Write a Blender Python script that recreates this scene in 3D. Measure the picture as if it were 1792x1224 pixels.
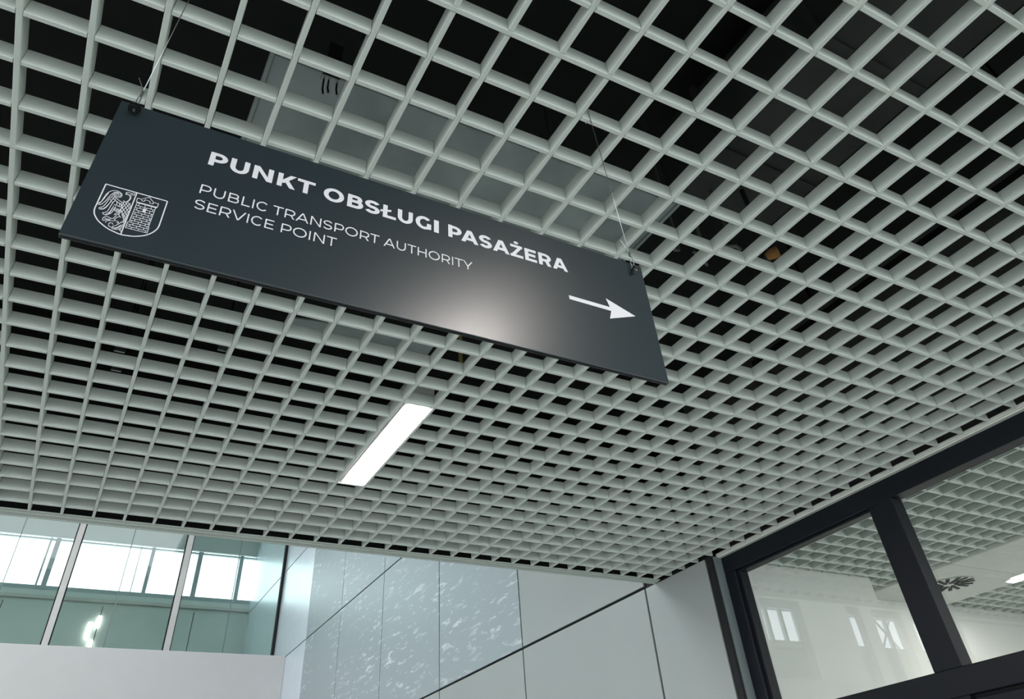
import bpy, bmesh, math, random
from mathutils import Vector, Matrix

random.seed(4)
scene = bpy.context.scene
COL = scene.collection
for o in list(bpy.data.objects):
    bpy.data.objects.remove(o)

# ------------------------------------------------------------------ units
# Everything is laid out in ceiling cells: 1 unit = one 100 mm cell of the
# open-cell ceiling, z = 0 is the underside of that ceiling (2.74 m above floor).
S = 0.1
ZC = 2.74
FLOOR = -27.4


def W(x, y, z):
    return Vector((x * S, y * S, ZC + z * S))


# ------------------------------------------------------------------ camera
right = Vector((0.87903629, -0.47255384, -0.06315123))
down = Vector((0.27399444, 0.60913719, -0.74423042))
fwd = Vector((0.3901567, 0.63690246, 0.66493082))
cam_data = bpy.data.cameras.new('camera')
cam = bpy.data.objects.new('camera', cam_data)
COL.objects.link(cam)
CAM = Vector((-2.74946, -5.46558, -10.39249))
FPX, PX, PY = 1251.93, 885.615, 415.532
rot = Matrix((right, -down, -fwd)).transposed().to_4x4()
cam.matrix_world = Matrix.Translation(W(*CAM)) @ rot
cam_data.sensor_fit = 'HORIZONTAL'
cam_data.sensor_width = 36.0
cam_data.lens = FPX / 1792.0 * 36.0
cam_data.shift_x = (896.0 - PX) / 1792.0
cam_data.shift_y = -(612.0 - PY) / 1792.0
cam_data.clip_start = 0.01
scene.camera = cam

# ------------------------------------------------------------------ sky
world = bpy.data.worlds.new('overcast_sky')
scene.world = world
world.use_nodes = True
bg = world.node_tree.nodes['Background']
bg.inputs['Color'].default_value = (0.90, 0.97, 1.0, 1)
bg.inputs['Strength'].default_value = 2.4

LAMP_STRENGTH = 60.0

# ------------------------------------------------------------------ colour management
scene.view_settings.view_transform = 'Standard'
scene.view_settings.look = 'None'
scene.view_settings.gamma = 1.0
scene.view_settings.use_curve_mapping = False
scene.view_settings.exposure = 0.85

# ------------------------------------------------------------------ materials
def new_mat(name):
    m = bpy.data.materials.new(name)
    m.use_nodes = True
    return m, m.node_tree.nodes, m.node_tree.links


def paint(name, col, rough=0.6, metal=0.0, vary=0.04, scale=6.0, bump=0.0, bscale=200.0, spec=0.5):
    """A plain surface with a faint mottled tone and optional fine grain."""
    m, n, l = new_mat(name)
    b = n['Principled BSDF']
    b.inputs['Roughness'].default_value = rough
    b.inputs['Metallic'].default_value = metal
    b.inputs['Specular IOR Level'].default_value = spec
    tc = n.new('ShaderNodeTexCoord')
    nz = n.new('ShaderNodeTexNoise')
    nz.inputs['Scale'].default_value = scale
    nz.inputs['Detail'].default_value = 4
    l.new(tc.outputs['Object'], nz.inputs['Vector'])
    r = n.new('ShaderNodeValToRGB')
    r.color_ramp.elements[0].position = 0.3
    r.color_ramp.elements[1].position = 0.7
    r.color_ramp.elements[0].color = [c * (1 - vary) for c in col] + [1]
    r.color_ramp.elements[1].color = [min(1, c * (1 + vary)) for c in col] + [1]
    l.new(nz.outputs['Fac'], r.inputs['Fac'])
    l.new(r.outputs['Color'], b.inputs['Base Color'])
    if bump > 0:
        n2 = n.new('ShaderNodeTexNoise')
        n2.inputs['Scale'].default_value = bscale
        l.new(tc.outputs['Object'], n2.inputs['Vector'])
        bp = n.new('ShaderNodeBump')
        bp.inputs['Strength'].default_value = bump
        bp.inputs['Distance'].default_value = 0.001
        l.new(n2.outputs['Fac'], bp.inputs['Height'])
        l.new(bp.outputs['Normal'], b.inputs['Normal'])
    return m


def glow(name, col, strength):
    m, n, l = new_mat(name)
    b = n['Principled BSDF']
    b.inputs['Base Color'].default_value = (0.9, 0.9, 0.9, 1)
    b.inputs['Emission Color'].default_value = (*col, 1)
    b.inputs['Emission Strength'].default_value = strength
    return m


def glass(name, tint, ior=1.5, rough=0.0):
    m, n, l = new_mat(name)
    n.remove(n['Principled BSDF'])
    out = n['Material Output']
    tr = n.new('ShaderNodeBsdfTransparent')
    tr.inputs['Color'].default_value = (*tint, 1)
    gl = n.new('ShaderNodeBsdfGlossy')
    gl.inputs['Roughness'].default_value = rough
    fr = n.new('ShaderNodeFresnel')
    fr.inputs['IOR'].default_value = ior
    mx = n.new('ShaderNodeMixShader')
    ge = n.new('ShaderNodeNewGeometry')      # reflect once, on the face turned to the ray
    sub = n.new('ShaderNodeMath')
    sub.operation = 'SUBTRACT'
    sub.inputs[0].default_value = 1.0
    l.new(ge.outputs['Backfacing'], sub.inputs[1])
    mu = n.new('ShaderNodeMath')
    mu.operation = 'MULTIPLY'
    l.new(fr.outputs['Fac'], mu.inputs[0])
    l.new(sub.outputs[0], mu.inputs[1])
    l.new(mu.outputs[0], mx.inputs['Fac'])
    l.new(tr.outputs['BSDF'], mx.inputs[1])
    l.new(gl.outputs['BSDF'], mx.inputs[2])
    l.new(mx.outputs['Shader'], out.inputs['Surface'])
    return m


def printed_panel(name):
    """Grey-blue metal panel with a pale etched photo print: streaks and flecks."""
    m, n, l = new_mat(name)
    b = n['Principled BSDF']
    b.inputs['Roughness'].default_value = 0.38
    tc = n.new('ShaderNodeTexCoord')

    def streak(rot, scl, lo, hi, det=6.0, sc=1.0):
        mp = n.new('ShaderNodeMapping')
        mp.inputs['Rotation'].default_value = (rot, 0, 0)
        mp.inputs['Scale'].default_value = scl
        l.new(tc.outputs['Object'], mp.inputs['Vector'])
        nz = n.new('ShaderNodeTexNoise')
        nz.inputs['Scale'].default_value = sc
        nz.inputs['Detail'].default_value = det
        nz.inputs['Roughness'].default_value = 0.62
        l.new(mp.outputs['Vector'], nz.inputs['Vector'])
        r = n.new('ShaderNodeMapRange')
        r.inputs['From Min'].default_value = lo
        r.inputs['From Max'].default_value = hi
        l.new(nz.outputs['Fac'], r.inputs['Value'])
        return r.outputs['Result']

    a = streak(math.radians(38), (2.0, 4.0, 20.0), 0.585, 0.64, 3.0)
    c = streak(math.radians(78), (2.0, 5.0, 26.0), 0.60, 0.65, 3.0)
    d = streak(0.0, (1.0, 1.1, 1.1), 0.40, 0.60)
    mx = n.new('ShaderNodeMath')
    mx.operation = 'MAXIMUM'
    l.new(a, mx.inputs[0])
    l.new(c, mx.inputs[1])
    ml = n.new('ShaderNodeMath')
    ml.operation = 'MULTIPLY'
    l.new(mx.outputs[0], ml.inputs[0])
    l.new(d, ml.inputs[1])
    mix = n.new('ShaderNodeMix')
    mix.data_type = 'RGBA'
    mix.inputs['A'].default_value = (0.32, 0.365, 0.39, 1)
    mix.inputs['B'].default_value = (0.60, 0.64, 0.66, 1)
    l.new(ml.outputs[0], mix.inputs['Factor'])
    l.new(mix.outputs['Result'], b.inputs['Base Color'])
    return m


M = {
    'blade': paint('ceiling_white_paint', (0.66, 0.705, 0.66), 0.55, vary=0.02),
    'trim': paint('ceiling_trim_paint', (0.46, 0.50, 0.46), 0.5, vary=0.02),
    'trim_light': paint('partition_trim_paint', (0.70, 0.72, 0.66), 0.5, vary=0.02),
    'void': paint('black_void_paint', (0.008, 0.008, 0.009), 0.9, vary=0.2),
    'slate': paint('dark_slate_sign', (0.010, 0.018, 0.023), 0.31, vary=0.06, scale=12, bump=0.03, bscale=900, spec=0.75),
    'signedge': paint('sign_edge_black', (0.006, 0.006, 0.007), 0.5),
    'vinyl': paint('white_vinyl', (0.58, 0.575, 0.60), 0.5, vary=0.01),
    'steel': paint('wire_steel', (0.38, 0.41, 0.41), 0.35, metal=1.0),
    'blackmetal': paint('black_hardware', (0.012, 0.012, 0.013), 0.25),
    'galv': paint('galvanised_duct', (0.34, 0.39, 0.39), 0.6, metal=0.0, vary=0.3, scale=5.0),
    'darkduct': paint('dark_grey_duct', (0.04, 0.042, 0.042), 0.7, vary=0.2),
    'voidgrey': paint('void_grey_wall', (0.085, 0.088, 0.085), 0.8, vary=0.1),
    'orange': paint('orange_foam', (0.42, 0.20, 0.06), 0.8, vary=0.2),
    'yellow': paint('yellow_rod', (0.35, 0.30, 0.10), 0.7),
    'cable': paint('grey_cable', (0.16, 0.18, 0.18), 0.5),
    'white': paint('white_plaster', (0.64, 0.64, 0.61), 0.7, vary=0.015),
    'parapet': paint('parapet_plaster', (0.55, 0.535, 0.53), 0.7, vary=0.015),
    'white_roof': paint('atrium_roof_white', (0.70, 0.72, 0.72), 0.8, vary=0.02),
    'cladding': paint('grey_cladding', (0.335, 0.36, 0.352), 0.45, vary=0.02, scale=2),
    'brightclad': paint('aluminium_sky_glare', (0.74, 0.79, 0.86), 0.30, metal=0.25, vary=0.03),  # far metal panels, with the sky's glare put into the pale base colour
    'print': printed_panel('printed_cladding'),
    'joint': paint('black_joint', (0.005, 0.006, 0.007), 0.8),
    'frame': paint('anthracite_aluminium', (0.006, 0.0075, 0.012), 0.45, vary=0.05, spec=0.25, bump=0.02, bscale=700),
    'return': paint('grey_steel_return', (0.16, 0.19, 0.195), 0.5),
    'glass': glass('clear_glass', (0.95, 0.97, 0.96), 2.0),
    'greenglass': glass('green_tinted_glass', (0.83, 0.91, 0.88), 1.8),
    'skyglass': glass('skylight_glass', (0.95, 0.97, 0.98), 1.3),
    'mullion': paint('white_mullion', (0.60, 0.57, 0.55), 0.5),
    'hallwall': paint('hall_wall_grey', (0.62, 0.64, 0.63), 0.7, vary=0.05, scale=1.5),
    'skyframe': paint('skylight_frame_grey', (0.42, 0.47, 0.49), 0.5),
    'floor': paint('pale_floor_tile', (0.24, 0.245, 0.235), 0.35, vary=0.05),
    'soffit': paint('soffit_white', (0.66, 0.68, 0.64), 0.75, vary=0.015),
    'lamp_body': paint('lamp_housing_white', (0.75, 0.75, 0.74), 0.45),
    'lamp': glow('lamp_diffuser', (1.0, 0.93, 0.88), LAMP_STRENGTH),
    'lamp_small': glow('hall_lamp_diffuser', (1.0, 0.95, 0.90), 3.0),
}


# ------------------------------------------------------------------ mesh helpers
def ppos(parent):
    p = Vector((0, 0, 0))
    while parent is not None:
        p += parent.location
        parent = parent.parent
    return p


def obj(name, bm, mat, parent=None, origin=None, smooth=False):
    """Link a bmesh given in cell coordinates as one mesh object."""
    me = bpy.data.meshes.new(name)
    base = ppos(parent)
    loc = Vector((0, 0, 0))
    if parent is None and origin is not None:
        loc = W(*origin)
        base = loc
    for v in bm.verts:
        v.co = W(*v.co) - base
    bm.normal_update()
    bm.to_mesh(me)
    bm.free()
    if smooth:
        for p in me.polygons:
            p.use_smooth = True
    me.materials.append(M[mat])
    o = bpy.data.objects.new(name, me)
    COL.objects.link(o)
    if parent is not None:
        o.parent = parent
    else:
        o.location = loc
    return o


def place(name, me, parent, x, y, z, rz=0.0):
    o = bpy.data.objects.new(name, me)
    COL.objects.link(o)
    o.parent = parent
    o.location = W(x, y, z) - ppos(parent)
    o.rotation_euler = (0, 0, rz)
    return o


def empty(name, at, label=None, cat=None, group=None, kind=None):
    o = bpy.data.objects.new(name, None)
    o.empty_display_size = 0.05
    COL.objects.link(o)
    o.location = W(*at)
    tag(o, label, cat, group, kind)
    return o


def tag(o, label=None, cat=None, group=None, kind=None):
    if label:
        o['label'] = label
    if cat:
        o['category'] = cat
    if group:
        o['group'] = group
    if kind:
        o['kind'] = kind
    return o


def B():
    return bmesh.new()


def bx(bm, x0, x1, y0, y1, z0, z1):
    vs = [bm.verts.new((x, y, z)) for x in (x0, x1) for y in (y0, y1) for z in (z0, z1)]
    for f in ((0, 1, 3, 2), (4, 6, 7, 5), (0, 4, 5, 1), (2, 3, 7, 6), (0, 2, 6, 4), (1, 5, 7, 3)):
        bm.faces.new([vs[i] for i in f])
    return bm


def box(name, mat, parent, x0, x1, y0, y1, z0, z1, bevel=0.0, origin=None):
    bm = bx(B(), x0, x1, y0, y1, z0, z1)
    if bevel > 0:
        bmesh.ops.bevel(bm, geom=bm.edges[:], offset=bevel, segments=2, affect='EDGES', profile=0.5)
    return obj(name, bm, mat, parent, origin)


def tube(bm, pts, r, seg=10, cap=True):
    pts = [Vector(p) for p in pts]
    rings = []
    up = Vector((0.13, 0.27, 0.95))
    for i, p in enumerate(pts):
        a = pts[max(i - 1, 0)]
        b = pts[min(i + 1, len(pts) - 1)]
        t = (b - a).normalized()
        u = t.cross(up)
        if u.length < 1e-3:
            u = t.cross(Vector((1, 0, 0)))
        u.normalize()
        v = t.cross(u)
        rr = r[i] if isinstance(r, (list, tuple)) else r
        rings.append([bm.verts.new(p + (u * math.cos(2 * math.pi * k / seg) + v * math.sin(2 * math.pi * k / seg)) * rr) for k in range(seg)])
    for i in range(len(rings) - 1):
        for k in range(seg):
            bm.faces.new((rings[i][k], rings[i][(k + 1) % seg], rings[i + 1][(k + 1) % seg], rings[i + 1][k]))
    if cap:
        bm.faces.new(list(reversed(rings[0])))
        bm.faces.new(rings[-1])
    return bm


# ------------------------------------------------------------------ building shell
def structure(o, label):
    return tag(o, label, kind='structure')


fl = box('floor', 'floor', None, -170, 62, -150, 140, FLOOR - 2, FLOOR, origin=(0, 0, FLOOR))
structure(fl, 'pale tiled station floor')
slab = box('ceiling_slab', 'void', None, -50, 62, -32, 24.1, 8.0, 10.0, origin=(0, 0, 8))
structure(slab, 'black painted slab above the open-cell ceiling')
o = box('wall_upstand', 'void', None, -50, 22.5, 23.96, 24.10, 0.07, 8.0, origin=(0, 24, 0))
structure(o, 'upstand closing the ceiling void towards the hall')
o = box('wall_fascia', 'white', None, -50, 22.5, 24.10, 24.2, 0.07, 40.0, origin=(0, 24.2, 0))
structure(o, 'white hall wall above the low ceiling')
o = box('wall_hall_left', 'white', None, -167, -166, 24, 126, FLOOR, 40, origin=(-166, 60, FLOOR))
structure(o, 'white end wall of the tall hall')
o = box('wall_hall_near', 'white', None, -166, -50, 24.6, 25.0, FLOOR, 40, origin=(-120, 24.8, FLOOR))
structure(o, 'white side wall of the tall hall')
o = box('void_light_block', 'void', None, 22.5, 33.5, 23.4, 24.6, FLOOR, 8.0, origin=(28, 24, FLOOR))  # unseen block added to stop light leaking through the ceiling void
structure(o, 'added dark block keeping light out of the void behind the panel wall')
bm = B()
bx(bm, 23.5, 33.4, 20.32, 20.6, 0.33, 8.0)
bx(bm, 33.5, 62, 22.87, 23.2, 0.33, 8.0)
bx(bm, 61, 61.5, -32, 22.9, 0.33, 8.0)
bx(bm, 23.24, 62, -32.4, -32, 0.33, 8.0)
bx(bm, -50, 23.24, -32.4, -32, 0.33, 8.0)
bx(bm, -50.4, -50, -32, 24.6, 0.33, 8.0)
side = bx(B(), 23.24, 23.5, -32, 20.25, 0.0, 8.0)
structure(obj('wall_void_side', side, 'voidgrey', None, (23.3, 0, 8)), 'dark grey wall closing the void above the partition')
structure(obj('wall_void', bm, 'void', None, (23, 0, 8)), 'black closures around the ceiling void')
# hall roof; unseen long opening added to bring daylight into the hall
bm = B()
bx(bm, -167, 24, 24, 42, 40, 42)
bx(bm, -167, 24, 84, 127, 40, 42)
bx(bm, 12, 24, 42, 84, 40, 42)
bx(bm, -167, -150, 42, 84, 40, 42)
structure(obj('ceiling_hall', bm, 'white_roof', None, (0, 60, 40)), 'white roof of the tall hall with an added long opening for daylight')

# ---- clad wall on the right of the hall, real panels with open black joints
WX = 22.4
wall = empty('wall_right', (WX, 60, FLOOR), 'grey panel-clad wall with black joints and a pale etched print', kind='structure')
box('backing', 'joint', wall, WX + 0.12, WX + 1.4, 24.3, 127, FLOOR, 40)
box('backing', 'joint', wall, WX + 0.12, WX + 0.5, 20.25, 24.3, FLOOR, 0.3)
ys = [20.42, 25.10, 37.75, 50.25, 62.85, 75.5, 88.3, 103.6, 127]
zs = [FLOOR, -23.6, -11.8, 0.04, 11.9, 23.75, 35.6, 40]
for i in range(len(ys) - 1):
    for j in range(len(zs) - 1):
        if i == 0 and j >= 3:
            continue
        gap = 0.07 if i < 3 else 0.06
        near = i in (0, 1)
        mat = 'cladding' if near else ('print' if i < 6 else 'brightclad')
        if i >= 2 and j < 3:
            mat = 'cladding'
        y0, y1 = ys[i] + gap, ys[i + 1] - gap
        if i == 2:
            mat = 'print' if j >= 3 else 'cladding'
        box('panel', mat, wall, WX, WX + 0.1, y0, y1, zs[j] + gap, zs[j + 1] - gap, 0.015)
# return at the end of the wall, beside the glazed partition
box('end_return', 'return', wall, WX + 0.16, 23.0, 20.0, 20.25, FLOOR, -0.02)
box('joint_strip', 'joint', wall, WX + 0.02, WX + 0.16, 20.06, 20.4, FLOOR, -0.02)

# ---- gallery parapet and glazing across the hall
par = box('wall_gallery', 'parapet', None, -166, WX - 0.02, 96.9, 98.2, FLOOR, 11.95, 0.04, origin=(-30, 97, FLOOR))
structure(par, 'smooth white gallery parapet below the green glazing')
gal = empty('window_1', (0, 103.5, 12), 'green tinted gallery glazing between pale upright mullions', kind='structure')
mull = [-31.4, -17.95, -4.53, 8.96]
for x in mull:
    box('mullion', 'mullion', gal, x - 0.35, x + 0.35, 103.0, 104.0, 6.0, 40.0, 0.03)
    box('gasket', 'joint', gal, x - 0.5, x + 0.5, 103.55, 103.8, 6.0, 40.0)
box('edge_profile', 'joint', gal, 22.05, 22.35, 103.2, 103.9, 6.0, 40.0)
edges = mull + [22.3]
for i in range(len(edges) - 1):
    mid = 0.5 * (edges[i] + edges[i + 1])
    mj = mid + 0.2 + (0 if i % 2 else -0.6)
    box('pane_joint', 'return', gal, mj - 0.05, mj + 0.05, 103.6, 103.72, 6.0, 40.0)
    box('glass_pane', 'greenglass', gal, edges[i] + 0.3, mid + 0.2 - 0.04 + (0 if i % 2 else -0.6), 103.62, 103.7, 6.0, 40.0)
    box('glass_pane', 'greenglass', gal, mid + 0.2 + 0.04 + (0 if i % 2 else -0.6), edges[i + 1] - 0.3, 103.62, 103.7, 6.0, 40.0)

# ---- far wall with a continuous band of windows
far = empty('wall_back', (0, 125, FLOOR), 'grey far hall wall below and above the bright window band', kind='structure')
SILL, HEAD = 25.8, 32.25
box('lower_wall', 'hallwall', far, -166, 22.5, 125, 126, FLOOR, 23.9)
box('upper_wall', 'hallwall', far, -166, 22.5, 125, 126, HEAD + 0.55, 40)
for x0 in range(-166, 22, 13):
    box('wall_joint', 'joint', far, x0 - 1.9, x0 - 1.8, 124.98, 125.02, FLOOR, 23.5)
win = empty('window_2', (0, 125, 24), 'bright band of clerestory windows with grey frames and pale sill', kind='structure')
box('sill', 'mullion', win, -166, 22.4, 124.4, 126, 23.95, 24.35)
box('sill_board', 'white_roof', win, -166, 22.4, 124.9, 125.9, 24.35, 25.15)
box('bottom_rail', 'skyframe', win, -166, 22.4, 125.1, 125.7, 25.2, SILL)
box('top_rail', 'skyframe', win, -166, 22.4, 125.1, 125.7, HEAD, HEAD + 0.22)
box('head_rail', 'skyframe', win, -166, 22.4, 125.1, 125.7, HEAD + 0.5, HEAD + 0.6)
xs = [-8.5, -7.5, 4.3, 6.15, 13.4, 20.0]
x = -18.8
while x > -160:
    xs += [x]
    x -= 4.6
wd = {-8.5: 0.25, -7.5: 0.7, 4.3: 0.12, 6.15: 0.55, 13.4: 0.7, 20.0: 0.6}
prev = None
for x in sorted(xs):
    w = wd.get(x, 0.8)
    box('frame_post', 'skyframe', win, x - w / 2, x + w / 2, 125.0, 125.8, SILL - 0.5, HEAD + 0.3)
    if prev is not None:
        box('glass_pane', 'skyglass', win, prev, x - w / 2, 125.38, 125.44, SILL, HEAD)
    prev = x + w / 2
for xa, xb in ((-129.6, -135.6), (-135.6, -129.6)):
    bm = tube(B(), [(xa, 125.2, SILL), (xb, 125.2, HEAD)], 0.28, 8)
    obj('brace', bm, 'skyframe', win)
box('glass_pane', 'skyglass', win, prev, 22.4, 125.38, 125.44, SILL, HEAD)

# ---- white piers on the gallery further along the hall (seen mirrored in the partition)
for k, (xa, xb, lab) in enumerate(((-62.2, -59.1, 'slim white pier on the gallery beside the glazing'),
                                   (-85.7, -72.7, 'broad white wall pier on the gallery'),
                                   (-92.9, -89.5, 'slim white pier just past the broad pier'),
                                   (-104.8, -101.9, 'slim white pier nearest the hall end wall'))):
    o = box('pier', 'white', None, xa, xb, 98.3, 100.0, 6.0, 25.4, 0.05, origin=((xa + xb) / 2, 99, 6))
    tag(o, lab, 'pier', 'gallery piers')
o = box('wall_beam', 'white', None, -166, -33, 98.3, 100.2, 25.4, 29.0, origin=(-80, 99, 25.4))
structure(o, 'white beam over the gallery piers')
o = box('floor_gallery', 'white', None, -166, 22.3, 98.2, 125, 4.5, 6.0, origin=(-30, 110, 6))
structure(o, 'gallery floor behind the parapet')


# ------------------------------------------------------------------ open-cell ceiling
def blade_mesh(name, length, axis, w=0.094, h=0.34, bv=0.012, z0=0.0):
    """One hollow-looking U blade: flat underside, tiny rounded lower edges."""
    bm = B()
    prof = [(-w / 2 + bv, z0), (w / 2 - bv, z0), (w / 2 - bv * .3, z0 + bv * .3), (w / 2, z0 + bv), (w / 2, h), (-w / 2, h), (-w / 2, z0 + bv), (-w / 2 + bv * .3, z0 + bv * .3)]
    ends = []
    for t in (0.0, length):
        ring = []
        for a, z in prof:
            p = (a, t, z) if axis == 'y' else (t, -a, z)
            ring.append(bm.verts.new(p))
        ends.append(ring)
    k = len(prof)
    for i in range(k):
        bm.faces.new((ends[0][i], ends[0][(i + 1) % k], ends[1][(i + 1) % k], ends[1][i]))
    bm.faces.new(ends[0])
    bm.faces.new(list(reversed(ends[1])))
    bmesh.ops.recalc_face_normals(bm, faces=bm.faces[:])
    me = bpy.data.meshes.new(name)
    for v in bm.verts:
        v.co = v.co * S
    bm.to_mesh(me)
    bm.free()
    me.materials.append(M['blade'])
    return me


def pixel(x, y, z):
    d = Vector((x, y, z)) - CAM
    k = d.dot(fwd)
    return (d.dot(right) / k * FPX + PX, d.dot(down) / k * FPX + PY, k)


ceil = empty('ceiling', (0, 0, 0), 'white open-cell grid ceiling of square cells', kind='structure')
A0, A1 = -14, 22
B0, B1 = -12, 23
RUN = [b for b in range(B0, B1 + 1) if b % 6 == 0]
HW = 0.047
GAP = 0.010
m_run = blade_mesh('main_runner', 22.66 - A0, 'x')
for b in RUN:
    place('main_runner', m_run, ceil, A0, b, 0)
spans = [(RUN[i] + HW + GAP, RUN[i + 1] - HW - GAP) for i in range(len(RUN) - 1)] + [(RUN[-1] + HW + GAP, 23.72)]
m_long = {}
for y0, y1 in spans:
    ln = round(y1 - y0, 4)
    if ln not in m_long:
        m_long[ln] = blade_mesh('long_blade', ln, 'y')
    for a in range(A0, A1 + 1):
        place('long_blade', m_long[ln], ceil, a, y0, 0)
LAMPCELLS = {(4, b) for b in range(13, 18)}
cells = []
for b in range(B0 + 1, B1 + 1):
    if b in RUN:
        continue
    for a in range(A0, A1):
        if (a, b) in LAMPCELLS or (a == 4 and -12 < b < -6):
            continue
        px, py, k = pixel(a + 0.5, b, 0)
        vis = k > 0 and -40 < px < 1830 and -40 < py < 1050
        cells.append((0 if vis else 1, (Vector((a + .5, b, 0)) - CAM).length, a, b))
cells.sort()
m_cross = blade_mesh('cross_blade', 1 - 2 * HW - 2 * GAP, 'x', z0=0.004)
for _, _, a, b in cells[:300]:
    place('cross_blade', m_cross, ceil, a + HW + GAP, b, 0)
bm = B()
for _, _, a, b in cells[300:]:
    x0, x1 = a + HW + GAP, a + 1 - HW - GAP
    bx(bm, x0, x1, b - HW, b + HW, 0.004, 0.34)
for b in range(B0, B1 + 1):          # short end pieces towards the right-hand trim
    if b in RUN:
        continue
    bx(bm, A1 + HW + GAP, (22.7 if b < 20 else WX + 0.1), b - HW, b + HW, 0.004, 0.34)
tag(obj('cross_blades', bm, 'blade', ceil), kind='stuff')
bm = B()                                # the ceiling runs on behind and beside the camera
for a in range(-49, A0):
    bx(bm, a - HW, a + HW, -32, 23.72, 0, 0.34)
for a in range(A0, 23):
    bx(bm, a - HW, a + HW, -32, B0 - HW, 0, 0.34)
for b in range(-32, 24):
    bx(bm, -50, A0 if b >= B0 else 22.66, b - HW, b + HW, 0.004, 0.335)
tag(obj('outlying_blades', bm, 'blade', ceil), kind='stuff')

# perimeter trims: a flat flange with a small upstand
bm = B()
bx(bm, -50, WX - 0.05, 23.74, 23.86, 0.0, 0.05)
bx(bm, -50, WX - 0.05, 23.88, 24.16, -0.03, 0.06)
bx(bm, -50, WX - 0.05, 24.16, 24.22, -0.05, 0.06)
structure(obj('trim_1', bm, 'trim', None, (0, 24, 0)), 'pale edge trim where the grid ceiling stops at the hall')
bm = B()
bx(bm, 22.74, 22.82, -32, 20.0, -0.02, 0.10)
bx(bm, 22.82, 23.22, -32, 20.0, -0.06, 0.0)
structure(obj('trim_2', bm, 'trim_light', None, (22.9, 0, 0)), 'pale edge trim between grid ceiling and dark partition')


# ------------------------------------------------------------------ glazed partition on the right
part = empty('window_3', (23.2, 8, FLOOR), 'dark anthracite glazed partition with a transom', kind='structure')
FX0, FX1 = 23.0, 23.62
box('top_rail', 'frame', part, FX0, FX1, -32, 20.0, -0.76, -0.06, 0.02)
box('post', 'frame', part, FX0, FX1, 19.38, 20.0, FLOOR, -0.76, 0.02)
box('glazing_bead', 'frame', part, FX0 + 0.16, FX1, 19.20, 19.38, -6.27, -0.78, 0.01)
box('glazing_bead', 'frame', part, FX0 + 0.16, FX1, 11.8, 19.2, -0.86, -0.77, 0.01)
box('transom', 'frame', part, FX0, FX1, -32, 19.38, -7.03, -6.27, 0.02)
muls = [11.78, 2.9, -6.0, -15.0, -24.0]
for m in muls:
    box('mullion', 'frame', part, FX0, FX1, m - 1.06, m, -6.27, -0.76, 0.02)
edges = [19.2] + muls
for i in range(len(muls)):
    y1 = edges[i] if i == 0 else edges[i] - 1.06
    y0 = edges[i + 1]
    box('glass_pane', 'glass', part, 23.42, 23.46, y0, y1, -6.27, -0.78)
# doors below the transom
box('lower_post', 'frame', part, FX0, FX1, 10.9, 11.9, FLOOR, -7.03, 0.02)
box('lower_post', 'frame', part, FX0, FX1, 1.0, 1.9, FLOOR, -7.03, 0.02)
box('lower_rail', 'frame', part, FX0, FX1, 11.9, 19.38, FLOOR, -25.5, 0.02)
box('glass_pane', 'glass', part, 23.42, 23.46, 11.9, 19.38, -25.5, -7.03)
leaf = box('door_leaf', 'frame', part, FX0 + 0.12, FX1 - 0.1, 1.95, 10.82, -8.6, -7.14, 0.02)
box('door_stile', 'frame', part, FX0 + 0.12, FX1 - 0.1, 9.7, 10.82, FLOOR + 0.2, -8.6, 0.02)
box('door_stile', 'frame', part, FX0 + 0.12, FX1 - 0.1, 1.95, 3.1, FLOOR + 0.2, -8.6, 0.02)
box('door_gap', 'joint', part, FX0 + 0.3, FX1 - 0.05, 1.9, 10.9, -7.14, -7.03)
box('glass_pane', 'glass', part, 23.42, 23.46, 3.1, 9.7, FLOOR + 0.2, -8.6)
box('glass_pane', 'glass', part, 23.42, 23.46, -32, 1.0, FLOOR, -7.03)

# ---- room behind the partition
o = box('wall_office_back', 'white', None, 23.62, 33.5, 20.3, 20.9, FLOOR, 0.32, origin=(28, 20.5, FLOOR))
structure(o, 'white back wall of the room behind the partition')
o = box('wall_office_far', 'white', None, 33.5, 62, 22.85, 23.4, FLOOR, 0.32, origin=(45, 23, FLOOR))
structure(o, 'white far wall beyond the partition room')
o = box('wall_office_side', 'white', None, 33.1, 33.5, 20.9, 22.9, FLOOR, 0.32, origin=(33.3, 22, FLOOR))
structure(o, 'white wall return in the partition room')
o = box('wall_office_right', 'white', None, 61, 62, -32, 23.4, FLOOR, 0.32, origin=(61, 0, FLOOR))
structure(o, 'white side wall of the partition room')
off = empty('ceiling_office', (40, 0, 0), 'white open-cell grid ceiling behind the glass partition', kind='structure')


def office_zone(xa, xb, ya, yb, first):
    m_y = blade_mesh('blade', yb - ya, 'y')
    m_x = blade_mesh('blade', xb - xa, 'x', h=0.33, z0=0.003)
    a = first
    while a < xb - 0.1:
        place('blade', m_y, off, a, ya, 0)
        a += 1
    b = math.ceil(ya)
    while b < yb:
        place('blade', m_x, off, xa, b, 0)
        b += 1


office_zone(23.65, 35.65, -14, 20.28, 24)
office_zone(42.6, 58.0, -14, 22.8, 43)
box('blade', 'blade', off, 33.5, 35.65, 20.95, 21.05, 0, 0.3)
box('blade', 'blade', off, 33.5, 35.65, 21.95, 22.05, 0, 0.3)
for a in (34, 35):
    box('blade', 'blade', off, a - HW, a + HW, 20.3, 22.8, 0, 0.34)
o = box('ceiling_soffit', 'soffit', None, 35.65, 42.6, 17.02, 22.85, -0.08, 0.6, 0.02, origin=(39, 20, 0))
structure(o, 'plain white soffit strip carrying the round diffuser')
o = box('ceiling_soffit', 'soffit', None, 35.65, 42.6, -32, 16.98, -0.08, 0.6, 0.02, origin=(39, 0, 0))
structure(o, 'plain white soffit strip carrying the long lamp')


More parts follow.
